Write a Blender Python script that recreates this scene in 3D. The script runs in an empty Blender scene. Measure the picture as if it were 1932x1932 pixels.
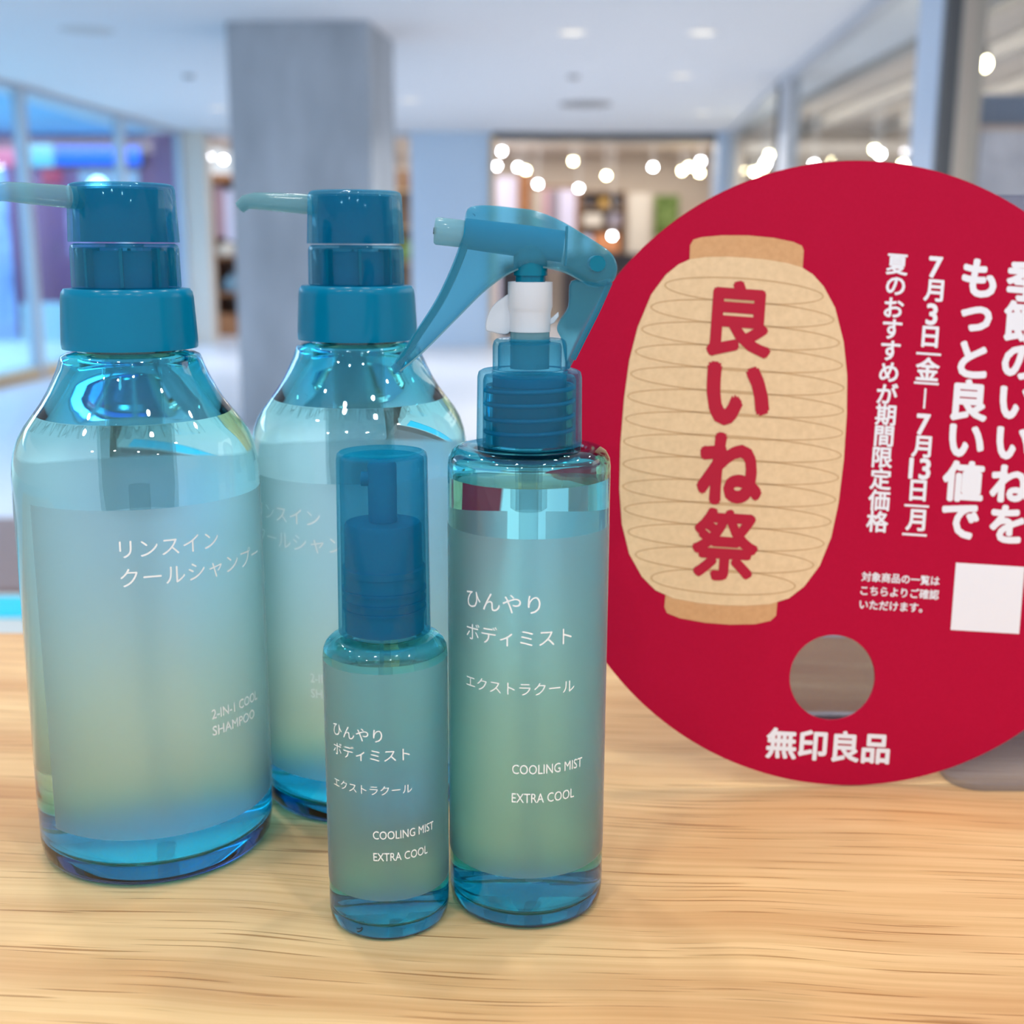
import bpy, bmesh, math, random
from mathutils import Vector, Matrix
R = math.radians
S = bpy.context.scene
C = S.collection
random.seed(7)

# ------------------------------------------------------------------ camera, world, exposure
cam = bpy.data.cameras.new('camera')
cam.lens = 43.04; cam.sensor_width = 36.0; cam.sensor_fit = 'HORIZONTAL'
cam.clip_start = 0.01; cam.clip_end = 200
cam.dof.use_dof = True; cam.dof.focus_distance = 0.385; cam.dof.aperture_fstop = 10.4
camo = bpy.data.objects.new('camera', cam); C.objects.link(camo)
camo.matrix_world = Matrix.Translation((0, 0, 0.208)) @ Matrix.Rotation(R(90 - 12.1), 4, 'X') @ Matrix.Rotation(R(0.274), 4, 'Z')
S.camera = camo
S.view_settings.view_transform = 'Standard'; S.view_settings.look = 'None'
S.view_settings.gamma = 1.0; S.view_settings.use_curve_mapping = False
S.view_settings.exposure = 0.32
try:
    cy = S.cycles
    cy.max_bounces = 20; cy.transmission_bounces = 20; cy.transparent_max_bounces = 32
    cy.diffuse_bounces = 3; cy.glossy_bounces = 4; cy.use_adaptive_sampling = True; cy.adaptive_threshold = 0.1; cy.volume_bounces = 0
    cy.sample_clamp_indirect = 6.0; cy.blur_glossy = 0.3
    cy.caustics_refractive = True; cy.caustics_reflective = False
except Exception:
    pass
W = bpy.data.worlds.new('daylight'); S.world = W; W.use_nodes = True
W.node_tree.nodes['Background'].inputs[0].default_value = (0.86, 0.93, 1.0, 1)
W.node_tree.nodes['Background'].inputs[1].default_value = 0.78

# ------------------------------------------------------------------ helpers
def lin(c):
    return tuple(((v / 255) / 12.92 if v / 255 <= 0.04045 else (((v / 255) + 0.055) / 1.055) ** 2.4) for v in c) + (1,)

def newmat(name):
    m = bpy.data.materials.new(name); m.use_nodes = True
    nt = m.node_tree; nt.nodes.clear()
    return m, nt, nt.nodes, nt.links, nt.nodes.new('ShaderNodeOutputMaterial')

def pbr(name, rgb, rough=0.5, metal=0.0, noise=0.0, nscale=20.0, bump=0.0, spec=0.5):
    m, nt, N, L, out = newmat(name)
    b = N.new('ShaderNodeBsdfPrincipled'); L.new(b.outputs[0], out.inputs[0])
    b.inputs['Base Color'].default_value = lin(rgb); b.inputs['Roughness'].default_value = rough
    b.inputs['Metallic'].default_value = metal; b.inputs['Specular IOR Level'].default_value = spec
    if noise or bump:
        tc = N.new('ShaderNodeTexCoord'); n = N.new('ShaderNodeTexNoise')
        n.inputs['Scale'].default_value = nscale; n.inputs['Detail'].default_value = 6
        L.new(tc.outputs['Object'], n.inputs['Vector'])
        if noise:
            r = N.new('ShaderNodeValToRGB'); L.new(n.outputs['Fac'], r.inputs[0])
            r.color_ramp.elements[0].position = 0.3; r.color_ramp.elements[1].position = 0.7
            a = tuple(max(0, v - noise) for v in rgb); c = tuple(min(255, v + noise) for v in rgb)
            r.color_ramp.elements[0].color = lin(a); r.color_ramp.elements[1].color = lin(c)
            L.new(r.outputs[0], b.inputs['Base Color'])
        if bump:
            bp = N.new('ShaderNodeBump'); bp.inputs['Strength'].default_value = bump; bp.inputs['Distance'].default_value = 0.002
            L.new(n.outputs['Fac'], bp.inputs['Height']); L.new(bp.outputs[0], b.inputs['Normal'])
    return m

def emit(name, rgb, strength):
    m, nt, N, L, out = newmat(name)
    e = N.new('ShaderNodeEmission'); e.inputs[0].default_value = lin(rgb); e.inputs[1].default_value = strength
    L.new(e.outputs[0], out.inputs[0]); return m

def glass(name, rough=0.0, ior=1.49, col=(1, 1, 1), absorb=None, density=0.0, face_ior=False):
    m, nt, N, L, out = newmat(name)
    g = N.new('ShaderNodeBsdfGlass'); g.inputs['Color'].default_value = col + (1,)
    g.inputs['Roughness'].default_value = rough; g.inputs['IOR'].default_value = ior
    if face_ior:    # each face carries the index step it really makes (air, plastic or liquid behind it)
        at = N.new('ShaderNodeAttribute'); at.attribute_name = 'ior'; L.new(at.outputs['Fac'], g.inputs['IOR'])
        ar = N.new('ShaderNodeAttribute'); ar.attribute_name = 'frost'; L.new(ar.outputs['Fac'], g.inputs['Roughness'])
    L.new(g.outputs[0], out.inputs['Surface'])
    if absorb:
        v = N.new('ShaderNodeVolumeAbsorption'); v.inputs[0].default_value = absorb + (1,); v.inputs[1].default_value = density
        L.new(v.outputs[0], out.inputs['Volume'])
    return m

def facing_gloss(N, L, k=0.6, p=4.0, base=0.04):
    """reflection share that rises towards grazing angles, alike on both faces of a thin wall"""
    lw = N.new('ShaderNodeLayerWeight'); lw.inputs['Blend'].default_value = 0.5
    pw = N.new('ShaderNodeMath'); pw.operation = 'POWER'; pw.inputs[1].default_value = p; L.new(lw.outputs['Facing'], pw.inputs[0])
    ma = N.new('ShaderNodeMath'); ma.operation = 'MULTIPLY_ADD'; ma.inputs[1].default_value = k; ma.inputs[2].default_value = base
    L.new(pw.outputs[0], ma.inputs[0]); return ma.outputs[0]

def plastic(name, tint, base, opaq=0.5, rough=0.08):
    """thin translucent moulded plastic: tinted see-through, diffuse and translucent, with a gloss"""
    m, nt, N, L, out = newmat(name)
    t = N.new('ShaderNodeBsdfTransparent'); t.inputs[0].default_value = lin(tint)
    d = N.new('ShaderNodeBsdfDiffuse'); d.inputs[0].default_value = lin(base)
    tl = N.new('ShaderNodeBsdfTranslucent'); tl.inputs[0].default_value = lin(base)
    m0 = N.new('ShaderNodeMixShader'); m0.inputs[0].default_value = 0.2
    L.new(d.outputs[0], m0.inputs[1]); L.new(tl.outputs[0], m0.inputs[2])
    m1 = N.new('ShaderNodeMixShader'); m1.inputs[0].default_value = opaq
    L.new(t.outputs[0], m1.inputs[1]); L.new(m0.outputs[0], m1.inputs[2])
    g = N.new('ShaderNodeBsdfGlossy'); g.inputs['Roughness'].default_value = rough
    m2 = N.new('ShaderNodeMixShader'); L.new(facing_gloss(N, L, 0.35, 4.0, 0.022), m2.inputs[0])
    L.new(m1.outputs[0], m2.inputs[1]); L.new(g.outputs[0], m2.inputs[2])
    L.new(m2.outputs[0], out.inputs[0]); return m

def clear_cap(name, tint, base, lo=0.10, hi=0.75, rough=0.05):
    """clear coloured moulding whose colour deepens where the wall is seen edge-on"""
    m, nt, N, L, out = newmat(name)
    lw = N.new('ShaderNodeLayerWeight'); lw.inputs['Blend'].default_value = 0.5
    pw = N.new('ShaderNodeMath'); pw.operation = 'POWER'; pw.inputs[1].default_value = 3.0; L.new(lw.outputs['Facing'], pw.inputs[0])
    ma = N.new('ShaderNodeMath'); ma.operation = 'MULTIPLY_ADD'; ma.inputs[1].default_value = hi - lo; ma.inputs[2].default_value = lo
    L.new(pw.outputs[0], ma.inputs[0])
    t = N.new('ShaderNodeBsdfTransparent'); t.inputs[0].default_value = lin(tint)
    d = N.new('ShaderNodeBsdfDiffuse'); d.inputs[0].default_value = lin(base)
    tl = N.new('ShaderNodeBsdfTranslucent'); tl.inputs[0].default_value = lin(base)
    m0 = N.new('ShaderNodeMixShader'); m0.inputs[0].default_value = 0.2
    L.new(d.outputs[0], m0.inputs[1]); L.new(tl.outputs[0], m0.inputs[2])
    m1 = N.new('ShaderNodeMixShader'); L.new(ma.outputs[0], m1.inputs[0])
    L.new(t.outputs[0], m1.inputs[1]); L.new(m0.outputs[0], m1.inputs[2])
    g = N.new('ShaderNodeBsdfGlossy'); g.inputs['Roughness'].default_value = rough
    m2 = N.new('ShaderNodeMixShader'); L.new(facing_gloss(N, L, 0.3, 4.0, 0.018), m2.inputs[0])
    L.new(m1.outputs[0], m2.inputs[1]); L.new(g.outputs[0], m2.inputs[2]); L.new(m2.outputs[0], out.inputs[0])
    return m

def pane_mat(name, tint, refl=0.3):
    m, nt, N, L, out = newmat(name)
    t = N.new('ShaderNodeBsdfTransparent'); t.inputs[0].default_value = lin(tint)
    g = N.new('ShaderNodeBsdfGlossy'); g.inputs['Roughness'].default_value = 0.02
    mx = N.new('ShaderNodeMixShader'); L.new(facing_gloss(N, L, refl), mx.inputs[0])
    L.new(t.outputs[0], mx.inputs[1]); L.new(g.outputs[0], mx.inputs[2]); L.new(mx.outputs[0], out.inputs[0])
    return m

def finish(bm, name, mat, parent=None, sharp=35, recalc=True, smooth=True, mats=None):
    if recalc: bmesh.ops.recalc_face_normals(bm, faces=bm.faces)
    for f in bm.faces: f.smooth = smooth
    if smooth:
        for e in bm.edges:
            if len(e.link_faces) == 2 and e.calc_face_angle(0) > R(sharp): e.smooth = False
    me = bpy.data.meshes.new(name); bm.to_mesh(me); bm.free()
    o = bpy.data.objects.new(name, me); C.objects.link(o)
    for m in (mats or [mat]): me.materials.append(m)
    if parent is not None: o.parent = parent
    return o

def thing(name, label, cat, loc=(0, 0, 0), rz=0.0, group=None):
    o = bpy.data.objects.new(name, None); C.objects.link(o)
    o.empty_display_size = 0.02
    o.location = loc; o.rotation_euler = (0, 0, rz)
    return tag(o, label, cat, group)

def tag(o, label, cat, group=None):
    o['label'] = label; o['category'] = cat
    if group: o['group'] = group
    return o

def struct(o):
    o['kind'] = 'structure'; return o

def box(bm, x0, x1, y0, y1, z0, z1, mat=0):
    v = [bm.verts.new((x, y, z)) for x in (x0, x1) for y in (y0, y1) for z in (z0, z1)]
    fs = [(0, 1, 3, 2), (4, 6, 7, 5), (0, 4, 5, 1), (2, 3, 7, 6), (0, 2, 6, 4), (1, 5, 7, 3)]
    out = []
    for f in fs:
        q = bm.faces.new([v[i] for i in f]); q.material_index = mat; out.append(q)
    return v

def boxo(name, mat, b, parent=None, bevel=0.0):
    bm = bmesh.new(); box(bm, *b)
    if bevel: bmesh.ops.bevel(bm, geom=bm.edges[:], offset=bevel, segments=2, affect='EDGES')
    return finish(bm, name, mat, parent)

def prism(name, mat, pts, z0, z1, parent=None):
    bm = bmesh.new()
    a = [bm.verts.new((x, y, z0)) for x, y in pts]; b = [bm.verts.new((x, y, z1)) for x, y in pts]
    n = len(pts); bm.faces.new(a[::-1]); bm.faces.new(b)
    for i in range(n): bm.faces.new((a[i], a[(i + 1) % n], b[(i + 1) % n], b[i]))
    return finish(bm, name, mat, parent)

MM = 0.001
def ringpt(r, a, z): return (r * math.sin(a), -r * math.cos(a), z)

def lathe_bm(prof, seg=96, mod=None, bm=None):
    """prof: (r, z) in mm, closed from axis to axis (or a loop when neither end is on the axis)"""
    bm = bm or bmesh.new(); rows = []
    for r, z in prof:
        if r < 1e-6: rows.append([bm.verts.new((0, 0, z * MM))])
        else:
            rows.append([bm.verts.new(ringpt((r + (mod(i, r, z) if mod else 0)) * MM, 2 * math.pi * i / seg, z * MM)) for i in range(seg)])
    pairs = list(zip(rows, rows[1:]))
    if len(rows[0]) > 1 and len(rows[-1]) > 1: pairs.append((rows[-1], rows[0]))
    for a, b in pairs:
        if len(a) == 1 and len(b) == 1: continue
        for i in range(seg):
            j = (i + 1) % seg
            if len(a) == 1: bm.faces.new((a[0], b[i], b[j]))
            elif len(b) == 1: bm.faces.new((a[i], b[0], a[j]))
            else: bm.faces.new((a[i], a[j], b[j], b[i]))
    return bm

def lathe(name, mat, prof, parent, seg=96, mod=None, sharp=35):
    return finish(lathe_bm(prof, seg, mod), name, mat, parent, sharp)

def face_attr(o, name, fn):
    at = o.data.attributes.new(name, 'FLOAT', 'FACE')
    for p in o.data.polygons: at.data[p.index].value = fn(p)

def cut_profile(prof, levels):
    out = []
    for a, b in zip(prof, prof[1:]):
        out.append(a)
        ts = sorted((a[1] - z) / (a[1] - b[1]) for z in levels if a[1] != b[1] and 0.001 < (a[1] - z) / (a[1] - b[1]) < 0.999)
        out += [(a[0] + (b[0] - a[0]) * t, a[1] + (b[1] - a[1]) * t) for t in ts]
    return out + [prof[-1]]

def bottle_shell(name, mat, outer, inner, level, parent, seg, frost, rough=0.5):
    """clear bottle: outer wall against air (satin where the label sits), inner wall against liquid up to the level and air above.
    frost: z0, z1 in mm and a list of angle ranges in degrees"""
    z0, z1, arcs = frost
    outer = cut_profile(outer, (z0, z1)); inner = cut_profile(inner, (level,))
    o = finish(lathe_bm(outer + inner, seg), name, mat, parent, 50)
    first_in = seg * (len(outer) - 1)
    face_attr(o, 'ior', lambda p: 1.112 if (p.index >= first_in and p.center.z < level * MM) else 1.49)
    def fr(p):
        if p.index >= first_in or not (z0 * MM < p.center.z < z1 * MM): return 0.0
        a = math.degrees(math.atan2(p.center.x, -p.center.y))
        return rough if any((a - a0) % 360 < a1 - a0 for a0, a1 in arcs) else 0.0
    face_attr(o, 'frost', fr)
    return o, inner

CLEAR = None
def bottle_liquid(name, mat, inner, level, parent, seg):
    """the liquid body: its sides already are the wetted wall of the bottle, so only its open surface bends light"""
    prof = [(r - 0.03, z + 0.03) for r, z in inner if z < level - 1e-6][::-1]
    top = [r for r, z in inner if abs(z - level) < 1e-6][0]
    prof[0] = (0, prof[0][1]); k = len(prof)
    o = finish(lathe_bm(prof + [(top + 0.02, level), (0, level)], seg), name, mat, parent, 15, mats=[LIQ_SIDE, mat])
    for p in o.data.polygons: p.material_index = 1 if p.index >= seg * k else 0
    return o

def arc_shell(name, mat, r0, r1, z0, z1, a0, a1, parent, seg=80):
    """a closed thin film wrapped on a cylinder; angles in degrees from the front"""
    bm = bmesh.new(); rows = []
    for k in range(seg + 1):
        a = R(a0 + (a1 - a0) * k / seg)
        rows.append([bm.verts.new(ringpt(r * MM, a, z * MM)) for r, z in ((r1, z0), (r1, z1), (r0, z1), (r0, z0))])
    for p, q in zip(rows, rows[1:]):
        for i in range(4): bm.faces.new((p[i], q[i], q[(i + 1) % 4], p[(i + 1) % 4]))
    bm.faces.new(rows[0]); bm.faces.new(rows[-1][::-1])
    return finish(bm, name, mat, parent)

def tube_bm(pts, rad, seg=20, bm=None, caps=True):
    """round tube along 3-D points (metres) with radii (metres)"""
    bm = bm or bmesh.new(); rings = []
    pts = [Vector(p) for p in pts]
    if not isinstance(rad, (list, tuple)): rad = [rad] * len(pts)
    for i, p in enumerate(pts):
        d = (pts[min(i + 1, len(pts) - 1)] - pts[max(i - 1, 0)]).normalized()
        u = d.cross(Vector((0, 1, 0)))
        if u.length < 1e-3: u = d.cross(Vector((1, 0, 0)))
        u.normalize(); v = d.cross(u)
        rings.append([bm.verts.new(p + rad[i] * (math.cos(t) * u + math.sin(t) * v)) for t in [2 * math.pi * k / seg for k in range(seg)]])
    for a, b in zip(rings, rings[1:]):
        for k in range(seg): bm.faces.new((a[k], a[(k + 1) % seg], b[(k + 1) % seg], b[k]))
    if caps: bm.faces.new(rings[0][::-1]); bm.faces.new(rings[-1])
    return bm

def curve_mesh(loops, extrude=0.0, bevel=0.0, smooth_pts=False):
    """flat filled shape (x, y) from closed loops, extruded +-extrude in z"""
    cu = bpy.data.curves.new('tmp', 'CURVE'); cu.dimensions = '2D'; cu.fill_mode = 'BOTH'
    cu.extrude = extrude; cu.bevel_depth = bevel; cu.bevel_resolution = 3; cu.offset = -bevel
    for lp in loops:
        sp = cu.splines.new('POLY'); sp.points.add(len(lp) - 1); sp.use_cyclic_u = True
        for p, q in zip(sp.points, lp): p.co = (q[0], q[1], 0, 1)
    return from_curve(cu)

def from_curve(cu):
    o = bpy.data.objects.new('tmp', cu); C.objects.link(o)
    dg = bpy.context.evaluated_depsgraph_get(); ev = o.evaluated_get(dg)
    me = ev.to_mesh(); bm = bmesh.new(); bm.from_mesh(me); ev.to_mesh_clear()
    bpy.data.objects.remove(o); bpy.data.curves.remove(cu)
    bmesh.ops.remove_doubles(bm, verts=bm.verts, dist=1e-7)
    return bm

def spline(pts, n=8, closed=True):
    out = []; m = len(pts)
    for i in range(m if closed else m - 1):
        P = [Vector(pts[(i + k) % m] if closed else pts[min(max(i + k, 0), m - 1)]) for k in (-1, 0, 1, 2)]
        for s in range(n):
            t = s / n
            q = 0.5 * ((2 * P[1]) + (-P[0] + P[2]) * t + (2 * P[0] - 5 * P[1] + 4 * P[2] - P[3]) * t * t + (-P[0] + 3 * P[1] - 3 * P[2] + P[3]) * t ** 3)
            out.append(tuple(q))
    if not closed: out.append(tuple(pts[-1]))
    return out

def text_bm(s, off=0.0):
    """flat lettering at size 1; a positive off fattens every stroke by that much"""
    cu = bpy.data.curves.new('tmp', 'FONT'); cu.body = s; cu.size = 1.0; cu.resolution_u = 3
    bm = from_curve(cu)
    if off > 0:
        me = bpy.data.meshes.new('tmp'); bm.to_mesh(me); bm.free(); bm = bmesh.new()
        for i in range(8):
            k = len(bm.verts); bm.from_mesh(me); bm.verts.ensure_lookup_table()
            d = Vector((math.cos(i * math.pi / 4), math.sin(i * math.pi / 4), 0)) * off
            for vv in bm.verts[k:]: vv.co += d + Vector((0, 0, (i + 1) * 6e-6))
        bpy.data.meshes.remove(me)
    return bm

def bounds(bm):
    xs = [v.co.x for v in bm.verts]; ys = [v.co.y for v in bm.verts]
    return min(xs), max(xs), min(ys), max(ys)

def text_fit(s, x0, x1, yc, h=None, off=0.0, squeeze=None):
    """text fitted between x0 and x1 (mm), centred on yc; h = glyph height (else in proportion)"""
    bm = text_bm(s, off); a, b, c, d = bounds(bm)
    k = (x1 - x0) / (b - a); ky = h / (d - c) if h else k
    for v in bm.verts:
        v.co.x = (x0 + (v.co.x - a) * k) * MM; v.co.y = (yc + (v.co.y - (c + d) / 2) * ky) * MM
    return bm

def glyph(s, xc, yc, em, off=0.0, wx=1.0):
    """one glyph centred on xc, yc (mm) at an em size"""
    bm = text_bm(s, off); a, b, c, d = bounds(bm)
    for v in bm.verts:
        v.co.x = (xc + (v.co.x - (a + b) / 2) * em * wx) * MM; v.co.y = (yc + (v.co.y - (c + d) / 2) * em) * MM
    return bm

def merge(bms):
    out = bmesh.new()
    for b in bms:
        me = bpy.data.meshes.new('tmp'); b.to_mesh(me); b.free(); out.from_mesh(me); bpy.data.meshes.remove(me)
    return out

def wrap(bm, r):
    """bend flat lettering (x along the arc in metres, y up) onto a cylinder of radius r mm"""
    xs = [v.co.x for v in bm.verts]; x = math.floor(min(xs) / 0.0011) * 0.0011
    while x < max(xs):
        bmesh.ops.bisect_plane(bm, geom=bm.verts[:] + bm.edges[:] + bm.faces[:], dist=1e-7, plane_co=(x, 0, 0), plane_no=(1, 0, 0)); x += 0.0011
    for v in bm.verts:
        a = v.co.x / (r * MM); z = v.co.y
        v.co = Vector(ringpt(r * MM + v.co.z, a, z))
    return bm

def lettering_on(parent, r, lines, mat, name='lettering'):
    """lines: (text, angle0, angle1 in degrees, centre z mm, height mm or None, weight)"""
    for s, a0, a1, zc, h, off in lines:
        finish(wrap(text_fit(s, R(a0) * r, R(a1) * r, zc, h, off), r), name, mat, parent, recalc=False, smooth=False)

# ------------------------------------------------------------------ materials
def wood_mat():
    m, nt, N, L, out = newmat('oak_veneer')
    b = N.new('ShaderNodeBsdfPrincipled'); L.new(b.outputs[0], out.inputs[0])
    tc = N.new('ShaderNodeTexCoord')
    mp0 = N.new('ShaderNodeMapping'); mp0.inputs['Rotation'].default_value = (0, 0, R(4.5))
    L.new(tc.outputs['Object'], mp0.inputs['Vector'])
    # slow wander of the grain
    wn = N.new('ShaderNodeTexNoise'); wn.inputs['Scale'].default_value = 5.0; wn.inputs['Detail'].default_value = 2
    L.new(mp0.outputs[0], wn.inputs['Vector'])
    sub = N.new('ShaderNodeVectorMath'); sub.operation = 'SUBTRACT'; sub.inputs[1].default_value = (0.5, 0.5, 0.5)
    L.new(wn.outputs['Color'], sub.inputs[0])
    sc = N.new('ShaderNodeVectorMath'); sc.operation = 'MULTIPLY'; sc.inputs[1].default_value = (0, 0.03, 0)
    L.new(sub.outputs[0], sc.inputs[0])
    ad = N.new('ShaderNodeVectorMath'); ad.operation = 'ADD'; L.new(mp0.outputs[0], ad.inputs[0]); L.new(sc.outputs[0], ad.inputs[1])
    def stretched(sx, sy, detail, rough=0.5):
        mp = N.new('ShaderNodeMapping'); mp.inputs['Scale'].default_value = (sx, sy, 1)
        L.new(ad.outputs[0], mp.inputs['Vector'])
        n = N.new('ShaderNodeTexNoise'); n.inputs['Scale'].default_value = 1.0; n.inputs['Detail'].default_value = detail
        n.inputs['Roughness'].default_value = rough
        L.new(mp.outputs[0], n.inputs['Vector']); return n.outputs['Fac']
    broad = stretched(2.6, 34.0, 4)
    fine = stretched(5.0, 430.0, 3)
    pores = stretched(15.0, 760.0, 2, 0.4)
    r1 = N.new('ShaderNodeValToRGB'); L.new(broad, r1.inputs[0])
    r1.color_ramp.elements[0].position = 0.32; r1.color_ramp.elements[0].color = lin((205, 156, 104))
    r1.color_ramp.elements[1].position = 0.64; r1.color_ramp.elements[1].color = lin((236, 200, 147))
    r2 = N.new('ShaderNodeValToRGB'); L.new(fine, r2.inputs[0])
    r2.color_ramp.elements[0].position = 0.3; r2.color_ramp.elements[0].color = (0.84, 0.77, 0.68, 1)
    r2.color_ramp.elements[1].position = 0.62; r2.color_ramp.elements[1].color = (1, 1, 1, 1)
    mx = N.new('ShaderNodeMix'); mx.data_type = 'RGBA'; mx.blend_type = 'MULTIPLY'; mx.inputs[0].default_value = 0.8
    L.new(r1.outputs[0], mx.inputs['A']); L.new(r2.outputs[0], mx.inputs['B'])
    r3 = N.new('ShaderNodeValToRGB'); L.new(pores, r3.inputs[0])
    r3.color_ramp.elements[0].position = 0.31; r3.color_ramp.elements[0].color = (0.52, 0.39, 0.27, 1)
    r3.color_ramp.elements[1].position = 0.385; r3.color_ramp.elements[1].color = (1, 1, 1, 1)
    mx2 = N.new('ShaderNodeMix'); mx2.data_type = 'RGBA'; mx2.blend_type = 'MULTIPLY'; mx2.inputs[0].default_value = 0.9
    L.new(mx.outputs['Result'], mx2.inputs['A']); L.new(r3.outputs[0], mx2.inputs['B'])
    L.new(mx2.outputs['Result'], b.inputs['Base Color'])
    b.inputs['Roughness'].default_value = 0.42; b.inputs['Specular IOR Level'].default_value = 0.35
    bp = N.new('ShaderNodeBump'); bp.inputs['Strength'].default_value = 0.12; bp.inputs['Distance'].default_value = 0.0004
    L.new(r3.outputs[0], bp.inputs['Height']); L.new(bp.outputs[0], b.inputs['Normal'])
    return m

def concrete_mat():
    m, nt, N, L, out = newmat('concrete')
    b = N.new('ShaderNodeBsdfPrincipled'); L.new(b.outputs[0], out.inputs[0]); b.inputs['Roughness'].default_value = 0.8
    tc = N.new('ShaderNodeTexCoord')
    mp = N.new('ShaderNodeMapping'); mp.inputs['Scale'].default_value = (2.2, 2.2, 0.8); L.new(tc.outputs['Object'], mp.inputs[0])
    n = N.new('ShaderNodeTexNoise'); n.inputs['Scale'].default_value = 1.5; n.inputs['Detail'].default_value = 7; L.new(mp.outputs[0], n.inputs[0])
    r = N.new('ShaderNodeValToRGB'); L.new(n.outputs[0], r.inputs[0])
    r.color_ramp.elements[0].position = 0.3; r.color_ramp.elements[0].color = lin((158, 167, 178))
    r.color_ramp.elements[1].position = 0.7; r.color_ramp.elements[1].color = lin((186, 196, 208))
    L.new(r.outputs[0], b.inputs['Base Color']); return m

def kraft_mat(name, rgb):
    return pbr(name, rgb, 0.6, noise=5, nscale=420, spec=0.2)

OAK = wood_mat(); CONC = concrete_mat()
WHITE_CEIL = pbr('ceiling_paint', (226, 228, 233), 0.9)
FLOOR = pbr('pale_floor', (208, 212, 222), 0.35, noise=3, nscale=2)
WALLBLUE = pbr('pale_blue_paint', (206, 226, 248), 0.85)
FRAME = pbr('pale_metal_frame', (196, 202, 212), 0.4)
FRAMEB = pbr('pale_blue_frame', (204, 224, 248), 0.35)
FRAMED = pbr('dark_grey_frame', (96, 100, 106), 0.45)
BEIGE = pbr('warm_beige_paint', (214, 200, 186), 0.85)
TAN = pbr('tan_wood_trim', (222, 190, 150), 0.6)
BEAM = pbr('greige_paint', (188, 178, 168), 0.8)
BROWN = pbr('brown_wood', (150, 96, 56), 0.55, noise=12, nscale=6)
DKBROWN = pbr('dark_brown_wood', (82, 58, 46), 0.6)
BLACK = pbr('black_metal', (36, 36, 40), 0.5)
PANE = pane_mat('clear_pane', (246, 249, 250), 0.10)
PANEB = pane_mat('bluish_pane', (222, 238, 250), 0.2)

SHELL_B = glass('blue_tinted_clear_plastic', 0.0, 1.49, absorb=(0.02, 0.85, 0.928), density=240, face_ior=True)
SHELL_T = glass('teal_tinted_clear_plastic', 0.0, 1.49, absorb=(0.02, 0.85, 0.906), density=450, face_ior=True)
LIQ_B = glass('liquid_surface', 0.0, 1.34)
LIQ_T = LIQ_B
LIQ_SIDE = plastic('clear_liquid', (255, 255, 255), (255, 255, 255), 0.0)
_nt = LIQ_SIDE.node_tree; _t = [q for q in _nt.nodes if q.type == 'BSDF_TRANSPARENT'][0]; _o = [q for q in _nt.nodes if q.type == 'OUTPUT_MATERIAL'][0]
_nt.links.new(_t.outputs[0], _o.inputs[0])
FROST = plastic('frosted_label_film', (253, 254, 255), (236, 244, 248), 0.035, 0.5)
CAP_G = clear_cap('teal_clear_cap_plastic', (200, 236, 244), (0, 154, 196), 0.08, 0.7)
CAP_H = clear_cap('teal_pump_plastic', (194, 232, 241), (0, 152, 192), 0.16, 0.7)
CORE = plastic('teal_pump_core', (90, 190, 218), (0, 154, 196), 0.86, 0.2)
COLLAR = plastic('ribbed_teal_collar', (120, 206, 230), (0, 158, 204), 0.7, 0.2)
COVER = plastic('translucent_trigger_plastic', (176, 226, 238), (92, 196, 224), 0.25, 0.14)
STEM = plastic('dark_teal_stem', (40, 160, 185), (0, 142, 174), 0.8, 0.15)
TIPP = plastic('pale_teal_nozzle', (190, 226, 232), (150, 200, 212), 0.5, 0.12)
SPOUT = plastic('pale_translucent_spout', (196, 226, 230), (150, 200, 208), 0.36, 0.1)
MILK = pbr('milky_white_plastic', (214, 222, 232), 0.35)
TUBE = plastic('clear_dip_tube', (238, 246, 248), (190, 214, 220), 0.10, 0.1)
INK = pbr('white_ink', (246, 250, 253), 0.5)
INKD = pbr('dark_ink', (30, 60, 74), 0.6)

RED = pbr('crimson_card', (184, 2, 54), 0.55, noise=2, nscale=900, spec=0.12)
KRAFT = kraft_mat('lantern_paper_print', (236, 204, 162))
KRAFTD = kraft_mat('lantern_rim_print', (217, 166, 118))
RIB = pbr('lantern_rib_print', (210, 172, 128), 0.6, spec=0.2)
REDINK = pbr('crimson_ink', (186, 12, 50), 0.5, spec=0.3)
WINK = pbr('white_print', (242, 242, 250), 0.5, spec=0.3)
ACRYL = plastic('grey_acrylic', (222, 224, 232), (170, 172, 192), 0.24, 0.03)

# ------------------------------------------------------------------ the setting
CZ, FZ = 1.64, -1.0
struct(boxo('floor', FLOOR, (-10, 7, -4, 24, FZ - 0.1, FZ)))
struct(boxo('ceiling', WHITE_CEIL, (-4.9, 2.75, -4, 16.05, CZ, CZ + 0.15)))
# wall at the far end: posts and the pale blue stretch between two shop openings, with a header over them
struct(boxo('wall_back', WALLBLUE, (-1.30, -0.27, 15.95, 16.25, FZ, CZ)))
struct(boxo('trim_1', FRAME, (-4.25, -1.30, 15.95, 16.2, 1.585, CZ)))
struct(boxo('trim_2', FRAMED, (-0.27, 2.55, 15.95, 16.2, 1.55, CZ)))
struct(boxo('trim_3', pbr('pale_greige_trim', (220, 210, 200), 0.7), (-4.18, -3.86, 15.9, 16.2, FZ, CZ)))
struct(boxo('trim_4', FRAMEB, (2.53, 2.72, 15.7, 16.2, FZ, CZ)))
struct(boxo('trim_5', TAN, (-0.30, -0.22, 15.9, 16.0, FZ, 1.58)))
col = prism('concrete_column', CONC, [(-1.868, 8.397), (-0.936, 8.335), (-0.854, 9.15), (-1.786, 9.21)], FZ, CZ)
struct(col)

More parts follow.
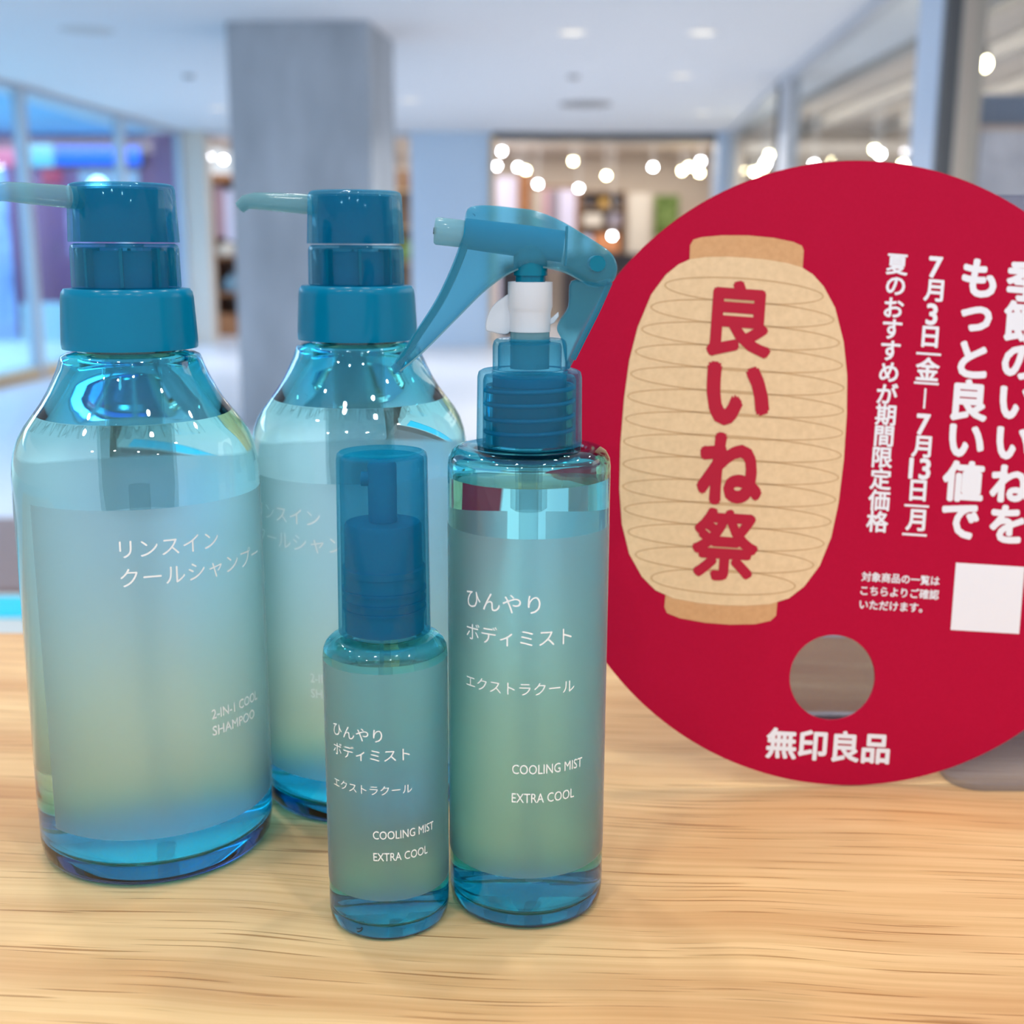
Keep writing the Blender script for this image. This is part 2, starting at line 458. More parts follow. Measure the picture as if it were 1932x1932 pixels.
def strip(a, b, z0, z1, w):
    """a thin upright slab along a-b on the plan"""
    d = Vector((b[0] - a[0], b[1] - a[1])).normalized(); n = Vector((-d.y, d.x)) * w / 2
    return [(a[0] + n.x, a[1] + n.y), (b[0] + n.x, b[1] + n.y), (b[0] - n.x, b[1] - n.y), (a[0] - n.x, a[1] - n.y)]

def glazed(name, A, B, posts, z0, z1, pane, frame, base_mat, base_h, head_h, postmats=None):
    o = bpy.data.objects.new(name, None); C.objects.link(o); struct(o)
    prism('pane', pane, strip(A, B, z0, z1, 0.012), z0 + base_h, z1 - head_h, o)
    prism('base_rail', base_mat, strip(A, B, 0, 0, 0.09), z0, z0 + base_h, o)
    prism('head_rail', frame, strip(A, B, 0, 0, 0.09), z1 - head_h, z1, o)
    d = Vector((B[0] - A[0], B[1] - A[1])); Ln = d.length; d.normalize()
    for i, (t, w, m) in enumerate(posts):
        p = Vector(A) + d * t
        prism('mullion', m, strip(p - d * w / 2, p + d * w / 2, 0, 0, 0.10), z0, z1, o)
    return o

la = lambda y: (-4.5 + (y - 11.26) * 0.067, y)
glazed('window_1', la(6.0), la(16.1), [(5.6, 0.10, FRAME), (7.97, 0.09, FRAME), (10.0, 0.22, FRAME)], FZ, CZ, PANEB, FRAME, TAN, 0.10, 0.05)
RA, RB, RC = (1.98, 4.7), (2.31, 11.0), (2.69, 15.72)
glazed('window_2', RA, RB, [(1.60, 0.42, FRAMEB), (1.33, 0.06, FRAMED), (1.04, 0.03, BEAM), (5.95, 0.40, FRAME)], FZ, CZ, PANE, FRAME, TAN, 0.1, 0.06)
glazed('window_3', RB, RC, [(0.05, 0.1, FRAMED), (4.6, 0.2, FRAME)], FZ, CZ, PANE, FRAME, TAN, 0.1, 0.05)

# shop behind the far wall
struct(boxo('wall_shop_far', BEIGE, (-4.6, 3.4, 21.0, 21.2, FZ, 2.2)))
struct(boxo('wall_shop_side', BEIGE, (3.3, 3.5, 16.3, 21.0, FZ, 2.2)))
struct(boxo('ceiling_shop', BEIGE, (-4.6, 3.4, 16.26, 21.2, 1.72, 1.8)))
# shop beyond the right-hand glass
struct(boxo('ceiling_right', BEIGE, (2.3, 7.0, -1, 16.0, 1.72, 1.8)))
struct(boxo('wall_right', BEIGE, (6.6, 6.8, -1, 16.0, FZ, 1.72)))
struct(boxo('wall_right_far', BEIGE, (2.9, 6.6, 15.8, 16.0, FZ, 1.72)))
for i, x in enumerate((2.75, 3.5, 4.4)):
    struct(boxo('trim_%d' % (7 + i), BEAM, (x, x + 0.10, 5.0, 15.7, 1.58, 1.72)))
# shop beyond the left-hand glass
MAROON = pbr('maroon_wall', (150, 104, 142), 0.7)  # maroon lightened: the wash of reflections on the glass is in this colour
SKYB = pbr('sky_blue_ceiling', (150, 208, 246), 0.8)
PALEG = pbr('pale_green_floor', (196, 214, 206), 0.5)
struct(boxo('wall_left', MAROON, (-10, -4.3, 17.2, 17.4, FZ, 1.72)))
struct(boxo('ceiling_left', SKYB, (-10, -4.95, 4, 17.2, 1.70, 1.8)))
struct(boxo('floor_left', PALEG, (-10, -4.95, 4, 17.2, FZ, FZ + 0.02)))

# ------------------------------------------------------------------ lamps
LENS = emit('lamp_glow', (255, 250, 240), 1.0)
SPOTW = emit('white_spot_glow', (250, 250, 255), 46)
SPOTY = emit('warm_spot_glow', (255, 240, 190), 46)
TRIMW = pbr('white_lamp_trim', (232, 232, 236), 0.5)

def downlight(x, y, label, power, spread=180, r=0.05, group='recessed ceiling downlights'):
    t = thing('downlight', label, 'ceiling light', (x, y, CZ), 0, group)
    bm = bmesh.new(); lathe_bm([((r + 0.018) * 1000, 0), ((r + 0.018) * 1000, -5), ((r + 0.002) * 1000, -8), (r * 1000, 0)], 40, bm=bm)
    finish(bm, 'trim_ring', TRIMW, t)
    bm = bmesh.new(); lathe_bm([(0, -2), (r * 1000, -2), (r * 1000, 0), (0, 0)], 40, bm=bm); finish(bm, 'lamp_lens', LENS, t)
    l = bpy.data.lights.new('lamp', 'AREA'); l.shape = 'DISK'; l.size = 2 * r; l.energy = power; l.color = (1.0, 0.97, 0.93); l.spread = R(spread)
    lo = bpy.data.objects.new('lamp', l); C.objects.link(lo); lo.parent = t; lo.location = (0, 0, -0.01)
    return t

k = 0
for yy in (-1.3, -0.25, 0.8, 1.9):
    for xx in (-1.15, -0.35, 0.45, 1.25):
        downlight(xx, yy, 'recessed round downlight in the white ceiling above the oak counter', 3.6)
for lab, (x, y) in (('recessed downlight in the ceiling, left of the two nearest the top edge', (0.39, 8.72)),
                    ('recessed downlight in the ceiling, right of the two nearest the top edge', (1.26, 8.70)),
                    ('recessed downlight in the ceiling, farther back and right of centre', (1.40, 10.78)),
                    ('recessed downlight in the ceiling right beside the concrete column', (-1.02, 12.6))):
    downlight(x, y, lab, 20, 130, 0.09, 'downlights over the hall')
for x, y in ((-3.0, 5.0), (0.5, 5.2), (-3.1, 13.4), (2.0, 13.6)):  # extra lamps added to brighten the floor and its bounce onto the ceiling
    downlight(x, y, 'added recessed downlight brightening the pale hall floor', 20, 130, 0.09, 'added downlights over the hall floor')
VENTM = pbr('grey_vent', (160, 158, 158), 0.6)
for lab, (x, y, r) in (('small round smoke detector on the ceiling left of the column', (-2.76, 10.92, 0.05)),
                       ('small round smoke detector on the ceiling above the far shop front', (0.5, 10.85, 0.05))):
    bm = lathe_bm([(0, -25), (r * 700, -25), (r * 1000, -14), (r * 1000, 0), (0, 0)], 32)
    o = finish(bm, 'smoke_detector', VENTM); o.location = (x, y, CZ); tag(o, lab, 'smoke detector')
vt = thing('ceiling_vent', 'round grey air vent in the ceiling before the far shop front', 'vent', (0.717, 12.85, CZ))
finish(lathe_bm([(0, -6), (230, -6), (255, -14), (262, 0), (0, 0)], 48), 'vent_ring', VENTM, vt)
finish(lathe_bm([(0, -22), (130, -22), (150, -8), (0, -8)], 48), 'vent_cone', VENTM, vt)
pv = thing('ceiling_panel', 'round pale access panel in the ceiling near the left glass', 'ceiling panel', (-2.88, 8.75, CZ))
finish(lathe_bm([(0, -4), (170, -4), (185, 0), (0, 0)], 48), 'panel_disc', pbr('pale_panel', (206, 204, 204), 0.7), pv)

NSPOT = [0]
def spotlight(x, y, z, warm, label, group, r=0.03, top=1.72):
    NSPOT[0] += 1
    k = 1 + 0.3 * (NSPOT[0] % 4) / y if group else 1.0      # the lamps hang in several rows, one behind the other
    x, y, z = x * k, y * k, 0.208 + (z - 0.208) * k
    t = thing('spotlight', label, 'spotlight', (x, y, z), 0, group)
    bm = bmesh.new(); bmesh.ops.create_uvsphere(bm, u_segments=16, v_segments=10, radius=r)
    finish(bm, 'lamp_lens', SPOTY if warm else SPOTW, t)
    bm = tube_bm([(0, 0, r * 0.7), (0, 0, r * 2.2)], r * 0.7, 12); finish(bm, 'lamp_housing', BLACK if r > 0.04 else TRIMW, t)
    if top - z > r * 2.2 + 0.005:
        bm = tube_bm([(0, 0, r * 2.2), (0, 0, top - z)], 0.006, 8); finish(bm, 'lamp_stem', TRIMW, t)
    return t
G = 'spotlights in the far shop'
for x, z, w, lab in ((-0.167, 1.569, 0, 'white spotlight at the top left corner of the far shop opening'),
        (-0.241, 1.366, 0, 'white spotlight hard by the left jamb of the far shop opening'),
        (0.059, 1.353, 0, 'bluish white spotlight of the touching pair over the bright panel, the left one'),
        (0.172, 1.31, 1, 'yellowish spotlight of the touching pair over the brown post, the right one'),
        (0.84, 1.436, 1, 'bright spotlight alone in the middle of the far shop ceiling'),
        (0.347, 1.122, 0, 'small spotlight low beside the brown post in the far shop'),
        (0.928, 1.066, 0, 'small low spotlight above the curtain rack in the far shop'),
        (1.317, 1.243, 1, 'bright warm spotlight above the shelf unit in the far shop'),
        (1.975, 1.362, 0, 'white oval spotlight right of centre in the far shop'),
        (2.39, 1.313, 1, 'yellow spotlight leftmost of the cluster of four by the corner'),
        (2.486, 1.371, 1, 'bright spotlight in the middle of the cluster of four by the corner'),
        (2.649, 1.445, 0, 'spotlight topmost of the cluster of four by the corner'),
        (2.64, 1.285, 1, 'spotlight lowest of the cluster of four by the corner'),
        (1.418, 0.406, 0, 'white lamp low over the dark counter in the far shop'),
        (-1.517, 0.931, 0, 'white lamp beside the pump head in the gap right of the column'),
        (-4.05, 1.40, 0, 'white spotlight by the tan post left of the column, the left one'),
        (-3.86, 1.36, 0, 'bright spotlight against the column edge, the right one of the pair'),
        (-4.22, 0.08, 0, 'small lamp low by the brown wardrobe left of the column')):
    yy = 18.0 if abs(x) < 3 else 16.9
    spotlight(x, yy, z, w, lab, G)
G = 'spotlights behind the right-hand glass'
for x, z, w, lab in ((2.378 + .25, 1.093, 1, 'spotlight topmost of the cluster behind the first right-hand pane'),
        (2.60, 1.021, 0, 'spotlight second from the top in the cluster behind the right-hand pane'),
        (2.575, 0.982, 1, 'spotlight in the middle of the cluster behind the right-hand pane'),
        (2.49, 0.938, 1, 'spotlight lower left of the cluster behind the right-hand pane'),
        (3.41 + .3, 1.146, 1, 'yellow spotlight above the red disc, upper of the touching pair'),
        (3.472 + .3, 1.108, 0, 'white spotlight above the red disc, lower of the touching pair'),
        (3.684 + .33, 1.012, 1, 'yellow spotlight just above the red disc beside the wide post'),
        (2.848 + .25, 1.008, 0, 'white spotlight peeping over the top edge of the red disc')):
    spotlight(x, 13.1, 0.208 + (z - 0.208) * 13.1 / 12, w, lab, G)
spotlight(2.72, 7.5, 1.276, 1, 'large bright spotlight on a dark fixture right of the wide post', None, 0.042)

# light inside the shops, from their own ceilings
def shop_light(name, x, y, z, sx, sy, p, colr):
    l = bpy.data.lights.new(name, 'AREA'); l.shape = 'RECTANGLE'; l.size = sx; l.size_y = sy; l.energy = p; l.color = colr
    o = bpy.data.objects.new(name, l); C.objects.link(o); o.location = (x, y, z)
shop_light('shop_lamp', -0.5, 18.6, 1.70, 7, 3.5, 130, (1, 0.95, 0.88))
shop_light('shop_lamp', 4.6, 8, 1.70, 3.4, 13, 220, (1, 0.94, 0.86))
shop_light('shop_lamp', -7.4, 11, 1.69, 4, 11, 520, (0.72, 0.88, 1))

# ------------------------------------------------------------------ goods in the far shops (all blurred)
LAV = pbr('lavender_white', (226, 220, 244), 0.6); CREAM = pbr('cream_cloth', (222, 212, 200), 0.8)
GREENP = pbr('leaf_green', (120, 150, 74), 0.7, noise=40, nscale=9); ORANGE = pbr('orange_print', (226, 150, 104), 0.7)
DARK = pbr('dark_goods', (64, 60, 66), 0.7); GREYC = pbr('grey_cloth', (150, 140, 156), 0.8); PINKC = pbr('pink_cloth', (206, 168, 180), 0.8)
MIDB = pbr('taupe_wood', (150, 122, 100), 0.7)
tag(boxo('banner', LAV, (-0.30, 0.06, 20.0, 20.06, FZ, 1.33), None, 0.01), 'bright lavender display panel at the left of the far shop', 'panel')
tag(boxo('wooden_post', BROWN, (0.08, 0.27, 19.9, 20.1, FZ, 1.40), None, 0.01), 'brown wooden post between the lavender panel and the clothes', 'post')
t = thing('clothes_rack', 'rack of pale hanging clothes right of the brown post', 'rack', (0.64, 20.2, FZ))
for x in (-0.38, 0.38):
    boxo('upright', BROWN, (x - 0.02, x + 0.02, -0.02, 0.02, 0, 2.2), t)
boxo('rail', BROWN, (-0.38, 0.38, -0.015, 0.015, 2.17, 2.2), t)
for i, (x, m) in enumerate(((-0.27, CREAM), (-0.12, PINKC), (0.02, GREYC), (0.16, LAV), (0.29, LAV))):
    o = boxo('hanging_garment', m, (x - 0.065, x + 0.065, -0.03, 0.03, 0, 1.25), None, 0.02)
    o.location = (0.64, 20.2, FZ + 0.9)
    tag(o, ['cream garment, leftmost on the far shop rack', 'pink garment hanging second from the left on the far rack', 'grey garment in the middle of the far shop rack',
            'lavender white garment right of the grey one on the rack', 'lavender white garment, rightmost on the far shop rack'][i], 'garment', 'garments on the far shop rack')
t = thing('shelf_unit', 'brown shelf unit with dark goods under the warm spotlight', 'shelf', (1.43, 20.4, FZ))
for x in (-0.36, 0.36): boxo('side_panel', MIDB, (x - 0.02, x + 0.02, -0.2, 0.2, 0, 2.12), t)
for z in (0.75, 1.15, 1.55, 1.85, 2.10): boxo('shelf', MIDB, (-0.36, 0.36, -0.2, 0.2, z, z + 0.03), t)
boxo('back_panel', MIDB, (-0.36, 0.36, 0.18, 0.2, 0, 2.12), t)
for i, (x, z, w, h, m, lab) in enumerate(((-0.22, 1.88, 0.2, 0.16, DARK, 'dark box at the left of the top shelf in the far shop'), (0.02, 1.88, 0.16, 0.14, pbr('ochre_goods', (190, 150, 80), 0.7), 'ochre box in the middle of the top shelf'),
        (0.24, 1.88, 0.16, 0.17, DARK, 'dark box at the right of the top shelf in the far shop'), (-0.15, 1.58, 0.3, 0.2, CREAM, 'cream box on the second shelf of the brown unit'), (0.2, 1.58, 0.2, 0.2, GREYC, 'grey box on the second shelf of the brown unit'),
        (0.08, 1.18, 0.4, 0.28, ORANGE, 'orange package on the middle shelf of the far unit'), (-0.24, 1.18, 0.16, 0.26, LAV, 'lavender package beside the orange one'))):
    o = boxo('storage_box', m, (-w / 2, w / 2, -0.14, 0.05, 0, h), None, 0.01); o.location = (1.43 + x, 20.35, FZ + z); tag(o, lab, 'box', 'goods on the far shelf unit')
tag(boxo('display_board', CREAM, (1.85, 2.20, 20.2, 20.25, FZ, 1.1), None, 0.01), 'cream display board between the shelf unit and the green poster', 'board')
tag(boxo('poster', GREENP, (2.35, 2.75, 20.97, 21.0, 0.43, 1.10)), 'green leafy poster near the right corner of the far shop', 'poster')
t = thing('counter', 'dark grey counter low in the far shop behind the trigger sprayer', 'counter', (1.6, 18.8, FZ))
boxo('counter_top', DARK, (-0.9, 1.0, -0.35, 0.35, 1.10, 1.16), t); boxo('counter_body', DARK, (-0.85, 0.95, -0.3, 0.3, 0, 1.10), t)
tag(boxo('cabinet', DARK, (-0.18, 0.45, 17.4, 17.9, FZ, 0.05), None, 0.01), 'dark low cabinet just inside the far shop opening', 'cabinet')
# store left of the column
t = thing('wardrobe', 'brown open wardrobe with clothes left of the concrete column', 'wardrobe', (-4.05, 17.6, FZ))
boxo('side_panel', BROWN, (-0.24, -0.13, -0.25, 0.25, 0.2, 2.15), t); boxo('top_panel', BROWN, (-0.24, 0.6, -0.25, 0.25, 2.1, 2.2), t)
boxo('back_panel', DKBROWN, (-0.13, 0.6, 0.2, 0.25, 0.2, 2.1), t); boxo('base_panel', BROWN, (-0.24, 0.6, -0.25, 0.25, 0.0, 0.3), t)
for i, (x, z, m, h, lab) in enumerate(((-0.02, 1.35, PINKC, 0.7, 'pink garment hanging at the top of the brown wardrobe'), (0.12, 1.30, LAV, 0.7, 'white garment beside the pink one in the wardrobe'))):
    o = boxo('hanging_garment', m, (-0.065, 0.065, -0.05, 0.05, 0, h), None, 0.02); o.location = (-4.05 + x, 17.5, FZ + z); tag(o, lab, 'garment')
def cloth_heap(name, m, loc, sx, sy, sz, lab, cat):
    bm = bmesh.new(); bmesh.ops.create_icosphere(bm, subdivisions=3, radius=1)
    for v in bm.verts:
        n = v.co.normalized(); v.co = n * (1 + 0.12 * math.sin(5 * n.x + 3 * n.z) * math.cos(4 * n.y))
        v.co = Vector((v.co.x * sx, v.co.y * sy, max(v.co.z, -0.6) * sz))
    o = finish(bm, name, m); o.location = loc; return tag(o, lab, cat)
cloth_heap('folded_towels', CREAM, (-3.99, 17.5, 0.17), 0.15, 0.14, 0.12, 'heap of pale folded towels on the shelf of the brown wardrobe', 'towels')
boxo('shelf', BROWN, (-0.13, 0.6, -0.25, 0.2, 1.06, 1.09), t); boxo('shelf', BROWN, (-0.13, 0.6, -0.25, 0.2, 0.56, 0.60), t)
cloth_heap('cushion', pbr('blue_green_cloth', (120, 150, 170), 0.8, noise=25, nscale=8), (-3.9, 17.5, -0.30), 0.17, 0.14, 0.16, 'blue green patterned cushion low in the brown wardrobe', 'cushion')
t = thing('side_shelf', 'narrow tan shelf in the gap right of the concrete column', 'shelf', (-1.55, 17.9, FZ))
boxo('side_panel', TAN, (0.16, 0.2, -0.15, 0.15, 0, 2.3), t); boxo('back_panel', MIDB, (-0.4, 0.16, 0.12, 0.15, 0, 2.3), t)
for z in (0.5, 1.0, 1.5, 2.0): boxo('shelf', TAN, (-0.4, 0.16, -0.15, 0.12, z, z + 0.03), t)
cloth_heap('potted_plant', GREENP, (-1.50, 17.8, 0.17), 0.10, 0.08, 0.18, 'small green plant on the narrow shelf right of the column', 'plant')

# left shop: signs and posters behind the glass
t = thing('light_sign', 'bright blue lit sign band high on the maroon wall', 'sign', (-5.6, 17.1, 1.42))
boxo('lit_face', emit('blue_sign_light', (30, 120, 255), 1.6), (-0.55, 0.58, -0.03, 0.0, -0.12, 0.12), t); boxo('sign_box', FRAMED, (-0.57, 0.60, 0.0, 0.1, -0.14, 0.14), t)
tag(boxo('lit_sign', emit('cyan_sign_light', (130, 225, 255), 1.3), (-6.62, -6.22, 17.08, 17.2, 1.28, 1.56), None, 0.01), 'pale cyan lit sign left of the blue band', 'sign')
tag(boxo('lit_sign', emit('pink_sign_light', (255, 150, 190), 1.2), (-7.3, -6.68, 17.08, 17.2, 1.28, 1.5), None, 0.01), 'pink lit sign at the left picture edge', 'sign')
t = thing('light_cabinet', 'white glowing display light above the first pump head', 'lamp', (-5.45, 17.1, 1.02))
boxo('lamp_box', emit('cool_box_light', (170, 215, 255), 0.9), (-0.42, 0.36, 0.0, 0.1, -0.12, 0.2), t)
for x in (-0.15, 0.16):
    bm = bmesh.new(); bmesh.ops.create_uvsphere(bm, u_segments=16, v_segments=10, radius=0.11 if x < 0 else 0.07); o = finish(bm, 'bulb', emit('cyan_white_bulb', (190, 245, 255), 7), t); o.location = (x, -0.06, 0.0)
tag(boxo('poster', pbr('red_poster', (214, 70, 100), 0.6), (-6.40, -6.12, 17.17, 17.2, 1.05, 1.25)), 'small red poster under the cyan sign', 'poster')
tag(boxo('banner', pbr('blue_poster', (140, 166, 214), 0.6, noise=25, nscale=3), (-7.3, -6.42, 16.0, 16.04, FZ + 0.02, 1.2)), 'large blue banner at the left edge behind the glass', 'banner')
t = thing('display_stand', 'pale blue display stand slanting below the maroon wall', 'stand', (-6.3, 16.2, FZ))
prism('stand_base', pbr('pale_blue_stand', (166, 200, 214), 0.6), [(-0.05, -0.2), (0.9, -0.2), (0.9, 0.3), (-0.05, 0.3)], 0, 0.5, t)
tag(boxo('poster', pbr('white_script_poster', (176, 150, 190), 0.6, noise=30, nscale=6), (-6.1, -5.75, 17.17, 17.2, 0.1, 0.75)), 'pale scribbled notice on the maroon wall left of the pump', 'poster')

# right: dark panel with a framed board
t = thing('notice_board', 'slate blue upright panel with a mottled grey framed board', 'board', (2.66, 7.5, FZ))
boxo('back_panel', pbr('slate_blue', (72, 88, 116), 0.6), (0.0, 1.3, 0.0, 0.06, 0, 2.107), t)
boxo('board_frame', pbr('tan_frame', (168, 146, 130), 0.5), (0.03, 1.2, -0.05, 0.0, 0.8, 1.93), t)
boxo('board', pbr('mottled_grey', (178, 178, 190), 0.5, noise=14, nscale=7), (0.06, 1.17, -0.065, -0.05, 0.83, 1.90), t)

# low furniture beyond the counter, seen at the left edge
t = thing('low_bench', 'mauve brown low bench standing on the pale floor at left', 'bench', (-1.35, 2.84, FZ))
boxo('bench_top', pbr('mauve_laminate', (146, 126, 124), 0.5), (-1.0, 0.7, -0.34, 0.36, 0.44, 0.5), t); boxo('bench_body', DKBROWN, (-0.95, 0.65, -0.30, 0.32, 0, 0.44), t)
t = thing('display_table', 'pale grey display table behind the oak counter at left', 'table', (-0.95, 1.45, FZ))
boxo('table_top', pbr('pale_grey_top', (206, 216, 218), 0.4), (-0.7, 0.5, -0.35, 0.32, 0.66, 0.70), t)
for x in (-0.62, 0.42):
    for y in (-0.28, 0.26): boxo('leg', FRAME, (x - 0.025, x + 0.025, y - 0.025, y + 0.025, 0, 0.66), t)
tag(boxo('cyan_mat', pbr('vivid_cyan', (0, 214, 255), 0.4), (-1.5, -0.5, 1.645, 1.745, -0.30, -0.297)), 'vivid cyan mat on the pale display table at left', 'mat')

# ------------------------------------------------------------------ oak counter
t = thing('counter', 'light oak counter with fine grain carrying the bottles', 'counter', (0, 0, FZ))
bm = bmesh.new(); box(bm, -0.95, 1.15, 0.10, 0.647, 0.962, 1.0)
bmesh.ops.bevel(bm, geom=bm.edges[:], offset=0.0015, segments=2, affect='EDGES'); ctop = finish(bm, 'counter_top', OAK, t)
boxo('counter_body', WHITE_CEIL, (-0.92, 1.12, 0.13, 0.62, 0, 0.962), t)

# ------------------------------------------------------------------ pump shampoo bottles
SH_OUT = [(0, 3.2), (15, 2.8), (26, 1.5), (31, 0.2), (33, 0.0), (35.8, 0.1), (38.3, 1.2), (39.8, 3.6), (40.2, 7.5), (40.3, 20), (40.3, 60), (40.3, 100), (40.3, 130), (40.25, 135), (39.8, 139),
          (38.9, 143), (37.4, 147), (35.2, 150.6), (32.4, 154.2), (29.6, 158), (27.2, 162), (25.2, 166), (23.6, 169.6), (22.9, 171.8), (22.3, 173.2), (20.6, 174), (18.6, 174.4), (17.2, 174.6), (17.0, 191)]
SH_IN = [(15.4, 191), (15.4, 175), (15.6, 173.0), (17.0, 170.6), (18.8, 167.6), (20.8, 164.2), (23.4, 160.2), (26.5, 156.2), (30.0, 152.8), (33.4, 149.4), (36.1, 146.2), (37.5, 142.6), (38.4, 138.8),
         (38.85, 135), (38.9, 130), (38.9, 100), (38.9, 60), (38.9, 20), (38.5, 14), (37.0, 9.6), (34.8, 7.2), (32, 6.4), (28, 6.6), (15, 8.6), (0, 9.0)]

def shampoo(x, y, rot, nozzle_rot, label):
    t = thing('pump_bottle', label, 'bottle', (x, y, 0.0), 0, 'pump shampoo bottles')
    body, inn = bottle_shell('bottle_body', SHELL_B, SH_OUT, SH_IN, 153.0, t, 180, (18.2, 128.6, [(-38 + rot, 128 + rot), (142 + rot, 290 + rot)]))
    bottle_liquid('shampoo', LIQ_B, inn, 153.0, t, 180)
    lb = arc_shell('front_label', FROST, 40.34, 40.44, 18.2, 128.6, -38 + rot, 128 + rot, t)
    arc_shell('back_label', FROST, 40.34, 40.44, 18.2, 128.6, 142 + rot, 290 + rot, t)
    lettering_on(lb, 40.55, [('リンスイン', 7.2 + rot, 52.5 + rot, 116.3, None, -0.012), ('クールシャンプー', 6.8 + rot, 84 + rot, 107.0, None, -0.012),
                             ('2-IN-1 COOL', 44.4 + rot, 76 + rot, 57.6, 3.4, 0.016), ('SHAMPOO', 44.4 + rot, 72.5 + rot, 51.8, 3.4, 0.016)], INK)
    # pump parts
    def knurl(i, r, z): return 0.14 * (1 if i % 2 else -1) if (r > 18 and 178 < z < 192.5) else 0
    cl = lathe('screw_collar', COLLAR, [(19.4, 175.6), (21.7, 175.6), (21.85, 177), (21.7, 179), (21.0, 192), (20.8, 193.8), (20.0, 194.9), (14, 195.2), (14, 193.6), (18.9, 193.4), (19.3, 190)], t, 240, knurl, 40)
    th = []
    for q in range(3):
        bmt = tube_bm([ringpt(17.9 * MM, R(a), (179.5 + q * 4.0 + a / 360 * 4.0) * MM) for a in range(-150, 151, 10)], 0.8 * MM, 8); th.append(bmt)
    finish(merge(th), 'screw_thread', CORE, body)
    lathe('pump_ring', CAP_H, [(15.9, 195.3), (17.3, 195.3), (17.4, 196), (17.2, 207.6), (16.8, 208.8), (15.8, 209.3), (6, 209.3), (6, 208.3), (15.2, 208.1), (15.8, 207)], t, 96)
    bms = [tube_bm([ringpt(19.2 * MM, R(a), (z + a / 360 * 3.2) * MM) for a in range(-170, 171, 10)], 0.45 * MM, 6) for z in (180.2, 183.4, 186.6, 189.8)]
    finish(merge(bms), 'thread_lines', TIPP, cl)
    rb = bmesh.new()
    for q in range(8):
        w = bmesh.new(); box(w, 0.0132, 0.0160, -0.0005, 0.0005, 0.1956, 0.2078); bmesh.ops.rotate(w, verts=w.verts, matrix=Matrix.Rotation(R(q * 45 + 12), 3, 'Z'))
        mw = bpy.data.meshes.new('tmp'); w.to_mesh(mw); w.free(); rb.from_mesh(mw); bpy.data.meshes.remove(mw)
    finish(rb, 'inner_ribs', STEM, t)
    lathe('pump_core', CORE, [(0, 176), (13.2, 176), (13.2, 206), (12.6, 207), (0, 207)], t, 64)
    head = lathe('pump_head', CAP_H, [(15.8, 209.8), (17.5, 209.8), (17.5, 210.6), (16.8, 226.4), (16.3, 227.7), (15.2, 228.2), (0, 228.4), (0, 227.0), (14.6, 226.8), (15.2, 226)], t, 96)
    lathe('head_core', CORE, [(0, 209.9), (13.6, 209.9), (13.2, 226.2), (0, 226.4)], head, 64)
    a = R(nozzle_rot)
    def np(d, z): return (-d * math.cos(a) * MM, -d * math.sin(a) * MM, z * MM)
    pts = [np(12, 223.3), np(20, 223.8), np(30, 224.4), np(36, 224.7), np(39.3, 224.2), np(41.6, 222.2)]
    bm = tube_bm(pts, [3.6 * MM, 3.5 * MM, 3.2 * MM, 3.0 * MM, 2.7 * MM, 2.2 * MM], 24)
    sp = finish(bm, 'spout', SPOUT, head, 50)
    bm = tube_bm(pts[-2:] + [np(41.9, 221.9)], [1.4 * MM] * 3, 16); finish(bm, 'spout_bore', TUBE, head, 50)
    lathe('pump_cylinder', TUBE, [(8.2, 122), (9.4, 123), (9.6, 130), (9.6, 175.5), (8.8, 175.5), (8.8, 130)], t, 48)
    finish(tube_bm([(0, 0, 0.130), (0, 0, 0.060), (0.002, -0.001, 0.009)], 2.6 * MM, 16), 'dip_tube', TUBE, t)
    return t

shampoo(-0.12703, 0.40944, 0, 36, 'left clear blue pump bottle of cool shampoo, nearest the picture edge')
shampoo(-0.05710, 0.45438, -66, 0, 'pump bottle of cool shampoo standing behind the small capped spray bottle')

# ------------------------------------------------------------------ trigger spray bottle
t = thing('trigger_spray_bottle', 'tall teal body mist bottle with a trigger sprayer before the red disc', 'bottle', (0.00513, 0.37044, 0))
T_OUT = [(0, 2.8), (10, 2.3), (16, 1.0), (19, 0.1), (21.5, 0.0), (23.6, 0.8), (24.7, 2.6), (25.0, 5.5), (25.0, 40), (25.0, 90), (25.0, 143.5), (24.7, 146.0), (23.6, 148.0), (21.8, 149.2), (19.5, 149.6), (14.5, 149.7), (13.6, 150), (13.3, 151), (13.2, 168)]
T_IN = [(11.8, 168), (11.8, 149.4), (12.6, 147.8), (18.5, 147.4), (20.8, 147.1), (22.4, 146.2), (23.3, 144.6), (23.6, 142.5), (23.6, 90), (23.6, 40), (23.6, 14), (23.3, 9), (22.2, 5.8), (20.4, 4.3), (18, 4.2), (10, 6.0), (4, 6.8), (0, 7.0)]
_b, inn = bottle_shell('bottle_body', SHELL_T, T_OUT, T_IN, 140.4, t, 144, (18.4, 125.8, [(-172.5, 172.5)]))
bottle_liquid('body_mist', LIQ_T, inn, 140.4, t, 144)
lb = arc_shell('frosted_label', FROST, 25.03, 25.10, 18.4, 125.8, -172.5, 172.5, t, 138)
lettering_on(lb, 25.2, [('ひんやり', -47.2, 7.8, 106.2, None, -0.014), ('ボディミスト', -47.8, 30.5, 95.9, None, -0.014), ('エクストラクール', -48.2, 33.4, 80.0, None, -0.014),
                        ('COOLING MIST', -10.8, 41.6, 54.4, 3.1, 0.006), ('EXTRA COOL', -11, 34.6, 45.1, 3.1, 0.006)], INK)
d = text_fit('260303', -5, 6, 0, 2.6, 0.0)
for v in d.verts: v.co = Vector((v.co.x, -(0.010 + v.co.y) , 0.0018))
finish(d, 'date_stamp', INKD, t, recalc=False, smooth=False)
